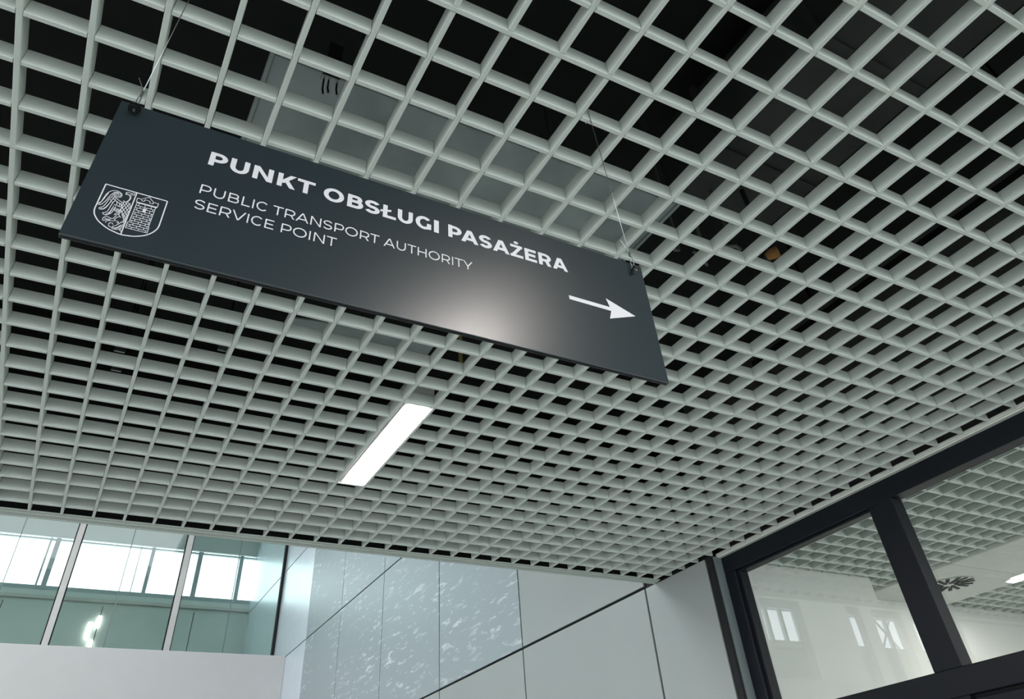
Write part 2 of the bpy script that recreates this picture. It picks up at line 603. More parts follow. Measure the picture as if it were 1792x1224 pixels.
# ------------------------------------------------------------------ lamps
def rounded_slab(bm, x0, x1, y0, y1, z0, z1, r, seg=5):
    ring = []
    for cx, cy, a0 in ((x1 - r, y1 - r, 0), (x0 + r, y1 - r, 90), (x0 + r, y0 + r, 180), (x1 - r, y0 + r, 270)):
        for k in range(seg + 1):
            t = math.radians(a0 + 90 * k / seg)
            ring.append((cx + r * math.cos(t), cy + r * math.sin(t)))
    lo = [bm.verts.new((x, y, z0)) for x, y in ring]
    hi = [bm.verts.new((x, y, z1)) for x, y in ring]
    n = len(ring)
    bm.faces.new(list(reversed(lo)))
    bm.faces.new(hi)
    for i in range(n):
        bm.faces.new((lo[i], lo[(i + 1) % n], hi[(i + 1) % n], hi[i]))
    return bm


def ceiling_light(x, y0, y1, label, group=None, xa=-0.45, xb=0.45, z=0.0):
    t = empty('ceiling_light', (x, 0.5 * (y0 + y1), z), label, 'lamp', group)
    bm = B()
    bx(bm, x + xa, x + xb, y0, y1, z + 0.02, z + 0.75)
    obj('housing', bm, 'lamp_body', t)
    bm = rounded_slab(B(), x - 0.345, x + 0.315, y0 + 0.06, y1 - 0.06, z + 0.002, z + 0.06, 0.14)
    obj('diffuser', bm, 'lamp', t)
    return t


ceiling_light(4.56, 12.06, 17.94, 'lit linear lamp set into the grid ceiling behind the hanging sign')
ceiling_light(4.56, -11.94, -6.06, 'lit linear lamp set into the grid ceiling in front of the hanging sign')
for gx in (-19.44, -43.44):  # unseen lamps, added at a regular spacing to light the concourse
    for gy in (12.06, -11.94):
        ceiling_light(gx, gy, gy + 5.88, 'unseen linear lamp added in the grid ceiling away from the sign', 'added ceiling lamps of the concourse')
ceiling_light(41.85, 12.1, 17.95, 'lit linear lamp under the soffit behind the glass partition', z=-0.2)
ceiling_light(41.85, -11.9, -6.0, 'lit linear lamp under the soffit near the doors', z=-0.2)

for x, za, zb, lab in ((0.1, 18.95, 21.25, 'long lit upright wall lamp behind the green glass'),
                       (1.15, 20.45, 22.15, 'short lit upright wall lamp above the long one behind green glass'),
                       (0.85, 17.5, 18.95, 'short lit upright wall lamp just over the parapet')):
    t = empty('wall_lamp', (x, 125, za), lab, 'lamp', 'lamps on the far hall wall')
    bm = bx(B(), x - 0.28, x + 0.28, 124.6, 124.9, za, zb)
    bmesh.ops.bevel(bm, geom=bm.edges[:], offset=0.08, segments=2, affect='EDGES')
    obj('diffuser', bm, 'lamp_small', t)
    obj('housing', bx(B(), x - 0.24, x + 0.24, 124.88, 125.0, za + 0.05, zb - 0.05), 'lamp_body', t)

for gx in (29.56, 50.56):  # out-of-view lamps added because the partition room was too dark
    for gy in (-5.94,):
        ceiling_light(gx, gy, gy + 5.88, 'unseen linear lamp added to brighten the partition room', 'added lamps of the partition room')

# round swirl diffuser in the soffit
t = empty('air_diffuser', (38.85, 19.5, -0.1), 'round air diffuser with black radial slots in the white soffit', 'diffuser')
bm = B()
bmesh.ops.create_circle(bm, cap_ends=True, radius=1.4, segments=48, matrix=Matrix.Translation((38.85, 19.5, -0.105)))
obj('face_plate', bm, 'soffit', t)
for k in range(16):
    ang = 2 * math.pi * k / 16 + 0.1
    r0, r1 = (0.3, 1.3) if k % 2 == 0 else (0.6, 1.3)
    c, s = math.cos(ang), math.sin(ang)
    bm = B()
    hw = 0.095
    tw = 0.18
    lo = []
    for r, side in ((r0, -1), (r1, -1), (r1, 1), (r0, 1)):
        a, b2 = r, side * hw + tw * (r - r0)
        lo.append((38.85 + a * c - b2 * s, 19.5 + a * s + b2 * c))
    v0 = [bm.verts.new((x, y, -0.135)) for x, y in lo]
    v1 = [bm.verts.new((x, y, -0.106)) for x, y in lo]
    bm.faces.new(v0)
    bm.faces.new(list(reversed(v1)))
    for i in range(4):
        bm.faces.new((v0[i], v0[(i + 1) % 4], v1[(i + 1) % 4], v1[i]))
    obj('slot', bm, 'joint', t)


# ------------------------------------------------------------------ hanging sign
SX0, SX1, SZ0, SZ1, SY = -3.872, 3.645, -5.460, -3.368, 1.0
TH = 0.072


LAYER = [0]


def sp(u, v, off=None):
    """millimetres on the sign face -> cell coordinates"""
    off = 0.0015 + 0.00025 * (LAYER[0] % 24)
    return (SX0 + u / 100.0 * (SX1 - SX0) / 7.52, SY - off, SZ0 + v / 100.0 * (SZ1 - SZ0) / 2.09)


sign = empty('hanging_sign', (0.5 * (SX0 + SX1), SY, SZ0), 'dark slate hanging sign with white lettering, crest and right-pointing arrow', 'sign')
box('front_panel', 'slate', sign, SX0, SX1, SY, SY + 0.030, SZ0, SZ1, 0.004)
box('core', 'signedge', sign, SX0 + 0.03, SX1 - 0.03, SY + 0.030, SY + 0.042, SZ0 + 0.02, SZ1 - 0.02)
box('back_panel', 'signedge', sign, SX0, SX1, SY + 0.042, SY + TH, SZ0, SZ1, 0.004)


# --- stroke lettering: every glyph is drawn in a box of its own width, cap height 1
def arc(cx, cy, rx, ry, a0, a1, n=14):
    return [(cx + rx * math.cos(math.radians(a0 + (a1 - a0) * k / n)), cy + ry * math.sin(math.radians(a0 + (a1 - a0) * k / n))) for k in range(n + 1)]


def diag(x0, y0, x1, y1, w):
    wx = w * math.hypot(x1 - x0, y1 - y0) / abs(y1 - y0)
    return [(x0 - wx / 2, y0), (x0 + wx / 2, y0), (x1 + wx / 2, y1), (x1 - wx / 2, y1)]


def glyph(ch, wd, w):
    """returns (strokes, polygons) in a wd x 1 box"""
    h = w / 2
    st, pg = [], []
    if ch in 'PRB':
        st.append([(h, 0), (h, 1)])
    if ch in 'PR':
        m = 0.31 + h if ch == 'P' else 0.33 + h
        cy, ry = (1 - h + m) / 2, (1 - h - m) / 2
        rx = min(ry * 1.05, wd * 0.5)
        st.append([(h, 1 - h), (wd - h - rx, 1 - h)] + arc(wd - h - rx, cy, rx, ry, 90, -90) + [(h, m)])
        if ch == 'R':
            pg.append(diag(wd - w * 0.62, 0, wd * 0.60, m + h * 0.2, w * 1.0))
    elif ch == 'B':
        r1 = (1 - h - 0.52) / 2
        st.append([(h, 1 - h), (wd * 0.92 - h - r1, 1 - h)] + arc(wd * 0.92 - h - r1, 1 - h - r1, r1, r1, 90, -90) + [(h, 0.52)])
        r2 = (0.52 - h) / 2
        st.append([(h, 0.52), (wd - h - r2, 0.52)] + arc(wd - h - r2, h + r2, r2, r2, 90, -90) + [(h, h)])
    elif ch == 'U':
        rx = wd / 2 - h
        st.append([(h, 1), (h, 0.42)] + arc(wd / 2, 0.42, rx, 0.43 - h, 180, 360, 20) + [(wd - h, 0.42), (wd - h, 1)])
    elif ch == 'N':
        st += [[(h, 0), (h, 1)], [(wd - h, 0), (wd - h, 1)]]
        pg.append(diag(h * 1.15, 1, wd - h * 1.15, 0, w * 0.88))
    elif ch == 'K':
        st.append([(h, 0), (h, 1)])
        pg.append(diag(w * 0.85, 0.30, wd - w * 0.68, 1, w * 0.95))
        pg.append(diag(wd * 0.43, 0.58, wd - w * 0.62, 0, w * 0.98))
    elif ch == 'T':
        st += [[(0, 1 - h), (wd, 1 - h)], [(wd / 2, 0), (wd / 2, 1 - h)]]
    elif ch in 'OQ':
        st.append(arc(wd / 2, 0.5, wd / 2 - h, 0.515 - h, 90, 450, 40))
    elif ch == 'C':
        st.append(arc(wd * 0.53, 0.5, wd * 0.53 - h, 0.515 - h, 42, 318, 30))
    elif ch == 'G':
        st.append(arc(wd * 0.53, 0.5, wd * 0.53 - h, 0.515 - h, 42, 300, 30) + [(wd - h, 0.16), (wd - h, 0.50)])
    elif ch == 'S':
        ry, rx = (1.02 - 2 * h) / 4, wd / 2 - h
        st.append(arc(wd / 2, 0.5 + ry, rx, ry, 22, 262, 22) + arc(wd / 2, 0.5 - ry, rx, ry, 82, -158, 22))
    elif ch in 'LŁ':
        st += [[(h, 0), (h, 1)], [(h, h), (wd, h)]]
        if ch == 'Ł':
            pg.append([(-wd * 0.20, 0.36), (-wd * 0.20, 0.52), (wd * 0.62, 0.72), (wd * 0.62, 0.56)])
    elif ch == 'I':
        st.append([(wd / 2, 0), (wd / 2, 1)])
    elif ch == 'H':
        st += [[(h, 0), (h, 1)], [(wd - h, 0), (wd - h, 1)], [(h, 0.5), (wd - h, 0.5)]]
    elif ch == 'E':
        st += [[(h, 0), (h, 1)], [(h, 1 - h), (wd * 0.97, 1 - h)], [(h, 0.51), (wd * 0.90, 0.51)], [(h, h), (wd, h)]]
    elif ch in 'ZŻ':
        st += [[(wd * 0.03, 1 - h), (wd * 0.97, 1 - h)], [(0, h), (wd, h)]]
        pg.append(diag(w * 0.62, h * 1.2, wd - w * 0.62, 1 - h * 1.2, w * 0.85))
        if ch == 'Ż':
            pg.append(arc(wd * 0.5, 1.20, w * 0.62, w * 0.52, 0, 337.5, 15))
    elif ch == 'A':
        k = w * 0.56
        pg += [diag(k, 0, wd / 2 - w * 0.06, 1, w * 0.97), diag(wd - k, 0, wd / 2 + w * 0.06, 1, w * 0.97)]
        st.append([(wd * 0.22, 0.29), (wd * 0.78, 0.29)])
    elif ch == 'V':
        k = w * 0.56
        pg += [diag(wd / 2, 0, k, 1, w * 0.97), diag(wd / 2, 0, wd - k, 1, w * 0.97)]
    elif ch == 'Y':
        k = w * 0.62
        st.append([(wd / 2, 0), (wd / 2, 0.42)])
        pg += [diag(wd / 2, 0.36, k, 1, w * 0.97), diag(wd / 2, 0.36, wd - k, 1, w * 0.97)]
    return st, pg


def ribbon(bm, pts, w, fx, fy=None, thick=0.004):
    """flat ribbon along pts (2-D), width w, fx maps (x, y) to 3-D"""
    LAYER[0] += 1
    n = len(pts)
    closed = math.hypot(pts[0][0] - pts[-1][0], pts[0][1] - pts[-1][1]) < 1e-6
    L, R = [], []
    for i in range(n):
        if closed:
            a = pts[i - 1] if i > 0 else pts[-2]
            b = pts[i + 1] if i < n - 1 else pts[1]
        else:
            a = pts[max(i - 1, 0)]
            b = pts[min(i + 1, n - 1)]
        p = pts[i]
        d1 = Vector((p[0] - a[0], p[1] - a[1]))
        d2 = Vector((b[0] - p[0], b[1] - p[1]))
        if d1.length < 1e-9:
            d1 = d2
        if d2.length < 1e-9:
            d2 = d1
        d1.normalize()
        d2.normalize()
        t = d1 + d2
        if t.length < 1e-6:
            t = d2
        t.normalize()
        nrm = Vector((-t.y, t.x))
        k = 1.0 / max(0.5, nrm.dot(Vector((-d1.y, d1.x))))
        L.append(bm.verts.new(fx(p[0] + nrm.x * w / 2 * k, p[1] + nrm.y * w / 2 * k)))
        R.append(bm.verts.new(fx(p[0] - nrm.x * w / 2 * k, p[1] - nrm.y * w / 2 * k)))
    for i in range(n - 1):
        bm.faces.new((L[i], R[i], R[i + 1], L[i + 1]))


def poly(bm, pts, fx):
    LAYER[0] += 1
    bm.faces.new([bm.verts.new(fx(*p)) for p in pts])


def write(letters, base, cap, w, name, sx=1.0):
    """letters: (char, u0, u1) in mm, one flat vinyl mesh for the line"""
    bm = B()
    for ch, u0, u1 in letters:
        wd = (u1 - u0) / (cap * sx)
        st, pg = glyph(ch, wd, w if ch != 'I' else wd)
        fx = lambda x, y: sp(u0 + x * cap * sx, base + y * cap)
        for s in st:
            ribbon(bm, s, w if ch != 'I' else wd, fx)
        for p in pg:
            poly(bm, p, fx)
    return obj(name, bm, 'vinyl', sign)


K = 0.94
title = [('P', 115.5, 137.1), ('U', 140.9, 164.1), ('N', 169.4, 194.6), ('K', 200.6, 224.9), ('T', 226.0, 249.8), ('O', 262.0, 289.9),
         ('B', 294.8, 317.2), ('S', 319.4, 341.0), ('Ł', 345.6, 364.9), ('U', 367.2, 389.8), ('G', 394.1, 417.9), ('I', 422.2, 429.8),
         ('P', 444.5, 466.1), ('A', 464.9, 493.1), ('S', 494.4, 515.2), ('A', 516.5, 544.8), ('Ż', 546.3, 568.0), ('E', 571.2, 591.7),
         ('R', 595.2, 617.4), ('A', 619.4, 647.2)]
write([(c, a * K, b * K) for c, a, b in title], 149.6, 22.2, 0.208, 'title_lettering', 1.32)

BEAR = {'P': (.13, .78, .06), 'U': (.13, .84, .13), 'B': (.13, .80, .08), 'L': (.13, .64, .03), 'I': (.13, .105, .13), 'C': (.06, .86, .05),
        'T': (.02, .80, .02), 'R': (.13, .80, .07), 'A': (.01, 1.03, .01), 'N': (.13, .86, .13), 'S': (.05, .74, .06), 'O': (.06, 1.06, .06),
        'H': (.13, .84, .13), 'Y': (.0, .95, .0), 'E': (.13, .70, .06), 'V': (.0, 1.03, .0)}


def words(items, base, cap, w, name):
    out = []
    for word, u0, u1 in items:
        pos, x = [], 0.0
        for i, ch in enumerate(word):
            l, wd, r = BEAR[ch]
            if i == 0:
                l = 0.0
            pos.append((ch, x + l, x + l + wd))
            x += l + wd + (r if i < len(word) - 1 else 0)
        k = (u1 - u0) / x
        out += [(ch, (u0 + a * k), (u0 + b * k)) for ch, a, b in pos]
    return write(out, base, cap, w, name)


words([('PUBLIC', 115.9 * K, 196.4 * K), ('TRANSPORT', 202.8 * K, 343.5 * K), ('AUTHORITY', 349.7 * K, 481.6 * K)], 101.6, 14.0, 0.118, 'subtitle_lettering')
words([('SERVICE', 114.8 * K, 208.0 * K), ('POINT', 216.9 * K, 287.2 * K)], 77.5, 13.9, 0.118, 'subtitle_lettering')

bm = B()
KV = 0.8566
ar = [(641.7, 125.4), (716.2, 125.0), (711.1, 142.0), (764.0, 120.9), (711.9, 100.2), (717.3, 117.4), (642.0, 117.7)]
poly(bm, [(u * K, v * KV) for u, v in (ar[0], ar[1], (716.6, 121.2), ar[5], ar[6])], lambda u, v: sp(u, v))
poly(bm, [(u * K, v * KV) for u, v in (ar[1], ar[2], ar[3], (716.6, 121.2))], lambda u, v: sp(u, v))
poly(bm, [(u * K, v * KV) for u, v in ((716.6, 121.2), ar[3], ar[4], ar[5])], lambda u, v: sp(u, v))
obj('arrow', bm, 'vinyl', sign)

# --- crest: white line drawing of a shield with half an eagle and a brick tower
EAGLE = [
    [(21.0, 49.1), (22.8, 52.5), (23.6, 58.8), (24.6, 64.5), (26.5, 68.7), (29.3, 71.3), (32.6, 72.1), (35.9, 71.2), (38.0, 69.0), (38.2, 66.0), (36.7, 64.2), (34.5, 63.7), (32.1, 64.6), (30.1, 66.4), (29.3, 67.6)],
    [(30.4, 69.1), (33.0, 70.7), (35.9, 70.0), (37.2, 68.2), (36.7, 66.1), (34.3, 65.5), (32.1, 66.5), (30.7, 67.8), (30.4, 69.1)],
    [(31.4, 68.3), (33.0, 69.7), (35.1, 68.5)],
    [(32.2, 67.1), (33.8, 68.4), (35.9, 67.3)],
    [(21.0, 49.1), (21.9, 47.6), (23.8, 48.8), (25.9, 53.7), (27.6, 60.5), (28.5, 64.6), (29.8, 66.3)],
    [(22.0, 49.1), (23.9, 55.9), (24.9, 61.6), (25.9, 66.2)],
    [(23.0, 43.6), (24.6, 42.1), (28.0, 44.1), (30.1, 50.9), (30.9, 57.3)],
    [(23.4, 43.8), (26.3, 46.8), (27.9, 53.8), (28.6, 58.6)],
    [(24.8, 42.5), (28.1, 45.6), (30.8, 54.2)],
    [(27.8, 38.2), (30.5, 36.3), (33.4, 38.2), (34.4, 43.8), (35.1, 50.7)],
    [(28.1, 38.3), (31.2, 41.0), (32.3, 48.1), (33.0, 55.1)],
    [(31.0, 37.1), (33.6, 41.2), (34.7, 48.3)],
    [(33.4, 38.2), (35.6, 41.3), (36.4, 47.5), (37.1, 50.8)],
    [(27.6, 60.5), (29.2, 60.0), (30.0, 61.8), (30.2, 64.2)],
    [(29.2, 58.1), (31.1, 57.7), (32.0, 60.0), (32.0, 62.7)],
    [(31.3, 55.9), (33.2, 55.2), (34.0, 57.8), (33.8, 60.7)],
    [(34.4, 53.4), (36.3, 52.7), (36.9, 55.2), (36.1, 58.6)],
    [(37.5, 53.2), (39.2, 52.4), (39.6, 54.8), (38.6, 57.4)],
    [(39.6, 52.5), (41.0, 52.0), (41.3, 54.7), (40.4, 57.4)],
    [(31.6, 64.4), (35.4, 61.4), (40.0, 59.1), (42.5, 59.0)],
    [(31.0, 61.8), (35.2, 58.3), (39.7, 56.3), (42.2, 54.3)],
    [(37.1, 44.8), (37.4, 49.4)],
    [(38.3, 44.2), (39.0, 49.3)],
    [(39.6, 44.0), (40.3, 49.1)],
    [(40.8, 44.1), (41.4, 48.0)],
    [(41.7, 45.2), (41.8, 49.7)],
    [(41.8, 61.7), (42.8, 59.9), (44.5, 60.9), (46.2, 64.3), (46.1, 68.1), (44.6, 70.9), (42.4, 71.6), (41.1, 71.8)],
    [(43.7, 60.4), (45.8, 62.0), (47.0, 66.2), (46.6, 69.9), (44.8, 72.2)],
    [(41.1, 71.8), (41.4, 73.5), (43.8, 74.1), (45.8, 74.2), (46.7, 72.6), (48.4, 72.1), (49.2, 73.3), (49.3, 74.5), (47.2, 74.8), (45.9, 73.8)],
    [(40.9, 71.3), (41.9, 70.6), (43.5, 71.3), (45.4, 69.7)],
    [(42.3, 59.7), (42.2, 54.3), (42.6, 48.5), (42.7, 44.1), (40.7, 40.4), (38.4, 39.8)],
    [(42.4, 57.4), (50.5, 47.2)],
    [(43.9, 59.5), (50.6, 51.7)],
    [(46.2, 60.5), (50.5, 55.4)],
    [(42.1, 52.8), (50.7, 42.1)],
    [(42.8, 47.8), (50.4, 37.5)],
    [(44.7, 43.4), (49.9, 34.4)],
    [(45.7, 60.3), (42.7, 50.0)],
    [(48.6, 59.9), (43.6, 44.5)],
    [(50.1, 56.8), (45.6, 40.8)],
    [(50.6, 51.7), (46.7, 38.3)],
    [(50.6, 46.5), (48.1, 34.5)],
    [(50.5, 39.8), (48.9, 33.3)],
    [(38.4, 39.8), (40.0, 43.0), (42.6, 44.8)],
    [(41.1, 39.0), (39.9, 37.8), (38.8, 34.5), (36.4, 34.3), (33.2, 35.2), (31.1, 34.0), (30.2, 31.9), (30.6, 29.5), (32.0, 28.9)],
    [(43.9, 39.4), (41.6, 37.0), (40.5, 33.7), (41.7, 32.7), (44.3, 32.2), (44.7, 30.6), (43.3, 30.4)],
    [(32.0, 28.9), (32.9, 30.8), (36.7, 31.3)],
    [(33.9, 27.2), (34.2, 29.7), (37.3, 31.0), (41.0, 31.7)],
    [(31.5, 32.4), (35.0, 32.1), (37.2, 33.1)],
    [(42.6, 44.8), (42.5, 41.1), (45.2, 38.4)],
    [(37.1, 25.2), (38.2, 23.5), (40.8, 23.0), (41.8, 24.8), (44.1, 27.1), (46.8, 31.8), (47.4, 33.5)],
    [(37.1, 25.9), (37.6, 27.9), (39.9, 28.4), (41.0, 26.7)],
    [(40.9, 21.6), (44.6, 21.4), (48.0, 23.4), (49.3, 27.7), (49.6, 30.7)],
    [(41.3, 22.8), (44.9, 23.9), (47.7, 28.5)],
    [(43.5, 21.9), (46.7, 24.5), (48.4, 29.5)],
    [(48.3, 22.3), (50.2, 20.5)],
    [(47.7, 32.1), (48.9, 33.3), (50.0, 31.5)],
    [(48.7, 24.6), (48.6, 21.0)],
]
TOWER = [
    [(53.3, 64.5), (53.0, 69.8), (56.9, 69.7), (63.4, 75.3), (69.1, 69.8), (74.0, 69.9), (74.0, 64.5), (53.3, 64.5)],
    [(56.9, 69.7), (57.9, 67.6), (60.2, 67.8), (60.4, 70.2), (65.4, 69.9), (65.8, 67.3), (68.9, 67.4), (69.1, 69.8)],
    [(54.0, 63.7), (73.7, 63.6)],
    [(54.2, 64.1), (53.8, 35.6), (52.5, 34.7), (52.8, 26.8), (73.2, 26.9), (73.1, 34.9), (72.4, 35.7), (72.7, 63.2)],
    [(54.7, 59.5), (72.7, 59.6)],
    [(54.6, 56.5), (72.7, 56.6)],
    [(54.5, 53.5), (72.8, 53.5)],
    [(54.3, 50.5), (72.9, 50.5)],
    [(54.2, 47.4), (72.9, 47.5)],
    [(54.1, 44.4), (73.0, 44.5)],
    [(54.0, 41.5), (73.0, 41.5)],
    [(53.8, 38.5), (73.0, 38.6)],
    [(53.7, 35.6), (73.0, 35.7)],
    [(53.0, 32.6), (73.0, 32.7)],
    [(52.9, 29.7), (73.1, 29.8)],
    [(56.5, 62.6), (56.4, 59.6)],
    [(62.6, 62.7), (62.6, 59.6)],
    [(68.8, 62.6), (68.8, 59.6)],
    [(58.7, 59.5), (58.6, 56.5)],
    [(64.9, 59.6), (64.8, 56.5)],
    [(71.1, 59.6), (71.1, 56.6)],
    [(56.3, 56.5), (56.2, 53.5)],
    [(62.5, 56.5), (62.5, 53.5)],
    [(68.8, 56.5), (68.8, 53.5)],
    [(58.5, 53.5), (58.4, 50.5)],
    [(64.8, 53.5), (64.8, 50.5)],
    [(71.2, 53.5), (71.2, 50.5)],
    [(56.1, 50.4), (56.0, 47.5)],
    [(62.4, 50.5), (62.4, 47.5)],
    [(68.8, 50.5), (68.8, 47.5)],
    [(58.3, 47.4), (58.2, 44.5)],
    [(64.8, 47.5), (64.7, 44.5)],
    [(71.2, 47.5), (71.2, 44.5)],
    [(55.9, 44.5), (55.8, 41.5)],
    [(62.3, 44.5), (62.3, 41.5)],
    [(68.8, 44.5), (68.8, 41.6)],
    [(58.2, 41.5), (58.1, 38.5)],
    [(64.7, 41.5), (64.7, 38.6)],
    [(71.2, 41.5), (71.3, 38.6)],
    [(55.7, 38.5), (55.6, 35.6)],
    [(62.2, 38.6), (62.2, 35.6)],
    [(68.9, 38.5), (68.8, 35.6)],
    [(58.0, 35.6), (57.9, 32.7)],
    [(64.7, 35.6), (64.6, 32.7)],
    [(71.3, 35.7), (71.3, 32.7)],
    [(55.5, 32.6), (55.3, 29.7)],
    [(62.1, 32.7), (62.1, 29.8)],
    [(68.8, 32.7), (68.9, 29.8)],
    [(57.8, 29.7), (57.7, 26.8)],
    [(64.6, 29.8), (64.5, 26.9)],
    [(71.4, 29.8), (71.3, 26.9)],
]
TOWER_WINDOW = [(62.0, 52.6), (61.8, 56.9), (62.1, 58.2), (63.5, 58.4), (64.7, 57.3), (65.1, 52.7)]
SHIELD = [(20.2, 77.4), (81.4, 77.0), (81.7, 41.5), (80.9, 36.0), (77.8, 29.7), (73.0, 24.3), (67.3, 20.8), (61.9, 18.6), (56.3, 17.6), (50.8, 17.0), (44.4, 18.3), (38.1, 20.2), (31.9, 23.6), (26.6, 27.6), (22.5, 32.8), (20.7, 36.8), (19.9, 40.9), (19.9, 45.3)]
DIVIDER = [(50.6, 76.9), (50.8, 17.0)]



def smooth_line(p, n=4):
    """Catmull-Rom through the drawn points"""
    if len(p) < 3:
        return p
    out = []
    for i in range(len(p) - 1):
        p0, p1, p2, p3 = p[max(i - 1, 0)], p[i], p[i + 1], p[min(i + 2, len(p) - 1)]
        for q in range(n):
            t = q / n
            out.append(tuple(0.5 * (2 * p1[j] + (p2[j] - p0[j]) * t + (2 * p0[j] - 5 * p1[j] + 4 * p2[j] - p3[j]) * t * t + (3 * p1[j] - p0[j] - 3 * p2[j] + p3[j]) * t ** 3) for j in (0, 1)))
    return out + [p[-1]]


bm = B()
fxs = lambda u, v: sp(u, v)
ribbon(bm, [SHIELD[0], SHIELD[1]], 1.25, fxs)
ribbon(bm, [SHIELD[1], SHIELD[2]], 1.25, fxs)
ribbon(bm, smooth_line(SHIELD[2:]), 1.25, fxs)
ribbon(bm, [SHIELD[-1], SHIELD[0]], 1.25, fxs)
ribbon(bm, DIVIDER, 1.15, fxs)
crest = obj('crest', bm, 'vinyl', sign)
bm = B()
for s in EAGLE:
    ribbon(bm, smooth_line(s), 0.66, lambda u, v: sp(u, v))
obj('eagle', bm, 'vinyl', crest)
bm = B()
for i, s in enumerate(TOWER):
    ribbon(bm, s, 1.5 if i == 2 else 0.62, lambda u, v: sp(u, v))
poly(bm, TOWER_WINDOW, fxs)
obj('tower', bm, 'vinyl', crest)


# --- eyelets and suspension wires
def disc(bm, c, axis, r, t, seg=20):
    axis = Vector(axis).normalized()
    c = Vector(c)
    tube(bm, [c - axis * t / 2, c + axis * t / 2], r, seg)
    return bm


for side, (gx, gz, tx) in enumerate(((SX0 + 0.165, SZ0 + 1.955, -3.62), (SX0 + 7.29, SZ0 + 1.925, 3.222))):
    rr = 0.072 if side == 0 else 0.058
    ax = (0.05, -0.14, -0.985) if side == 0 else (0.50, -0.45, -0.70)
    ey = obj('eyelet', disc(B(), (gx, SY - rr - 0.008, gz), ax, rr, 0.018), 'blackmetal', sign)
    c2 = Vector((gx, SY - rr - 0.008, gz)) + Vector(ax).normalized() * 0.036
    obj('washer', disc(B(), c2, ax, rr * 0.9, 0.014), 'blackmetal', ey)
    obj('bolt', tube(B(), [(gx, SY - rr - 0.008, gz), (gx, SY + 0.01, gz - 0.01)], 0.016, 8), 'steel', ey)
    c3 = Vector((gx, SY - rr - 0.008, gz)) + Vector(ax).normalized() * 0.05
    obj('screw_tip', disc(B(), c3, ax, 0.014, 0.03, 10), 'steel', ey)
    lab = ('thin steel suspension wire at the crest end of the sign' if side == 0 else 'thin steel suspension wire at the arrow end of the sign')
    wr = empty('suspension_wire', (gx, SY, gz), lab, 'wire')
    dx = tx - gx
    top = (tx, SY - 0.055, 0.20)
    knot = (gx + dx * 0.08, SY - 0.07, gz + 0.26)
    tube_pts = [knot, top]
    obj('cable', tube(B(), tube_pts, 0.0062, 8), 'steel', wr, smooth=True)
    lp = []
    for k in range(13):                                   # loop through the eyelet
        a = 2 * math.pi * k / 12
        lp.append((gx + dx * 0.03 + 0.018 * math.sin(a), SY - 0.075 - 0.012 * math.sin(a), gz + 0.13 - 0.12 * math.cos(a)))
    obj('loop', tube(B(), lp, 0.008, 8, cap=False), 'steel', wr, smooth=True)
    obj('crimp_sleeve', tube(B(), [(knot[0], knot[1], knot[2] - 0.03), (knot[0] + 0.004, knot[1], knot[2] + 0.07)], 0.017, 8), 'steel', wr)
    obj('wire_tail', tube(B(), [(knot[0], knot[1], knot[2] + 0.05), (knot[0] - 0.035, knot[1] + 0.01, knot[2] + 0.16), (knot[0] - 0.10, knot[1] + 0.02, knot[2] + 0.30)], 0.005, 6), 'steel', wr)
    lp = [(tx, SY - 0.058, 0.18), (tx, SY - 0.062, 0.30), (tx - 0.005, SY, 0.335), (tx - 0.02, SY + 0.06, 0.30), (tx - 0.02, SY + 0.06, 0.0), (tx - 0.015, SY, -0.02), (tx, SY - 0.05, -0.03), (tx + 0.003, SY - 0.052, -0.12)]
    obj('bar_loop', tube(B(), lp, 0.0065, 6), 'steel', wr, smooth=True)

# ------------------------------------------------------------------ services above the grid
duct = empty('ventilation_duct', (2.8, 5.5, 2.0), 'pale galvanised duct above the ceiling cells behind the sign top', 'duct')
box('casing', 'galv', duct, -2.25, 7.88, 3.52, 8.2, 2.0, 2.35, 0.03)
box('end_flange', 'galv', duct, -2.33, -2.25, 3.46, 8.25, 1.96, 2.39)
box('end_flange', 'galv', duct, 7.88, 7.96, 3.46, 8.25, 1.96, 2.39)
for x in (0.0, 6.0):
    box('hanger_rod', 'steel', duct, x - 0.04, x + 0.04, 5.8, 5.88, 2.35, 8.0)
duct2 = empty('dark_duct', (11.5, 0, 4.0), 'dark grey duct high above the ceiling cells beyond the arrow', 'duct')
box('casing', 'darkduct', duct2, 9.2, 12.9, -12, 4.8, 4.0, 6.5, 0.03)
box('flange', 'darkduct', duct2, 9.05, 13.05, -1.2, -1.0, 3.9, 6.6)
box('flange', 'darkduct', duct2, 9.05, 13.05, 2.6, 2.8, 3.9, 6.6)
for y in (-4.0, 1.0):
    box('hanger_rod', 'steel', duct2, 11.0, 11.08, y, y + 0.08, 6.5, 8.0)

t = empty('hanger_clamp', (-1.2, 3.0, 0.9), 'black clamp with dangling prongs over the sign title', 'clamp')
box('strap', 'blackmetal', t, -1.35, -1.08, 2.75, 2.85, 1.05, 2.0)
box('jaw', 'steel', t, -1.38, -1.05, 2.80, 2.95, 0.98, 1.07, 0.01)
for k, (x, e) in enumerate(((-1.33, 0.62), (-1.24, 0.70), (-1.08, 0.74))):
    obj('prong', tube(B(), [(x, 2.9, 1.0), (x + 0.01, 2.93, e + 0.1), (x + 0.04, 2.96, e)], 0.02, 6), 'blackmetal', t)

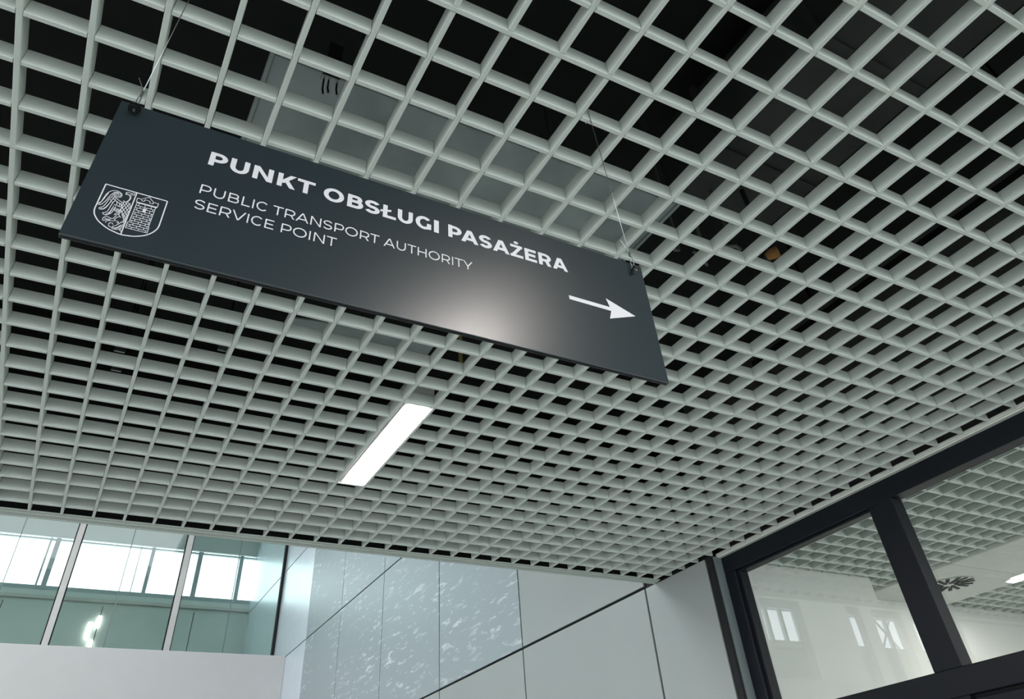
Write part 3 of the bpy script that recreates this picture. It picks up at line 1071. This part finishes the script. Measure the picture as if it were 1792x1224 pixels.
t = empty('pipe_stub', (10.5, 3.2, 1.0), 'orange capped pipe stub above the cells beyond the arrow', 'pipe')
obj('cap', tube(B(), [(10.38, 3.35, 0.98), (10.45, 3.22, 1.0), (10.55, 3.08, 1.02)], [0.10, 0.15, 0.16], 14), 'orange', t, smooth=True)
obj('pipe', tube(B(), [(10.38, 3.35, 0.98), (10.7, 3.55, 1.15), (10.95, 3.7, 1.6), (11.0, 3.7, 2.4), (11.0, 3.7, 4.0)], 0.07, 10), 'darkduct', t, smooth=True)

for k, (pts, lab) in enumerate((
        ([(8.0, 4.75, 1.3), (8.1, 4.6, 1.5), (8.3, 4.5, 1.55), (8.5, 4.54, 1.5), (8.7, 4.6, 1.6), (8.85, 4.7, 2.4), (8.85, 4.7, 8.0)], 'grey cable looping between the pale duct and the dark duct'),
        ([(9.0, 4.4, 1.5), (9.3, 4.45, 1.45), (9.6, 4.6, 1.4), (9.77, 4.75, 1.6), (9.8, 4.7, 2.6), (9.8, 4.6, 4.0)], 'grey cable sagging from the dark duct beside the orange cap'),
        ([(9.6, 3.9, 1.5), (9.9, 3.75, 1.5), (10.1, 3.8, 1.5), (10.15, 4.0, 2.2), (10.15, 4.1, 4.0)], 'short grey cable hanging off the dark duct'))):
    o = obj('service_cable', tube(B(), pts, 0.045, 8), 'cable', None, pts[0], smooth=True)
    tag(o, lab, 'cable')

t = empty('baffle_plate', (2.2, 11.0, 1.2), 'tilted pale sheet metal plate above the cells under the sign', 'plate')
bm = B()
v = [bm.verts.new(p) for p in ((0.3, 11.6, 1.35), (4.4, 11.2, 1.2), (4.4, 10.3, 1.25), (0.3, 11.2, 1.4), (0.3, 11.6, 1.40), (4.4, 11.2, 1.25), (4.4, 10.3, 1.30), (0.3, 11.2, 1.45))]
for f in ((0, 1, 2, 3), (7, 6, 5, 4), (0, 4, 5, 1), (1, 5, 6, 2), (2, 6, 7, 3), (3, 7, 4, 0)):
    bm.faces.new([v[i] for i in f])
obj('sheet', bm, 'galv', t)
box('hanger_rod', 'steel', t, 2.3, 2.36, 11.0, 11.06, 1.3, 8.0)
o = obj('marker_rod', tube(B(), [(5.22, 10.65, 0.45), (5.22, 10.66, 8.0)], 0.06, 8), 'yellow', None, (5.22, 10.65, 8.0))
tag(o, 'thin yellow rod hanging in the ceiling void below the sign', 'rod')
for x, y, lab in ((-1.14, 11.96, 'small steel clip nearest the sign in the ceiling void'), (-3.52, 13.0, 'small steel clip between two others in the ceiling void'),
                  (-3.48, 14.0, 'small steel clip furthest from the sign in the ceiling void')):
    t = empty('hanger_clip', (x, y, 0.45), lab, 'clip', 'steel hanger clips')
    box('plate', 'steel', t, x - 0.13, x + 0.13, y - 0.03, y + 0.03, 0.42, 0.62, 0.01)
    box('hanger_rod', 'blackmetal', t, x - 0.02, x + 0.02, y - 0.02, y + 0.02, 0.62, 8.0)
t = empty('slotted_rail', (15.8, 3.0, 2.0), 'black slotted rail above the cells near the partition', 'rail')
box('channel', 'blackmetal', t, 15.65, 15.95, -4, 9, 2.0, 2.4)
for k in range(12):
    box('slot', 'cable', t, 15.75, 15.85, 0.2 + k * 0.62, 0.55 + k * 0.62, 1.97, 2.0)
for y in (-2.0, 6.0):
    box('hanger_rod', 'blackmetal', t, 15.78, 15.84, y, y + 0.06, 2.4, 8.0)
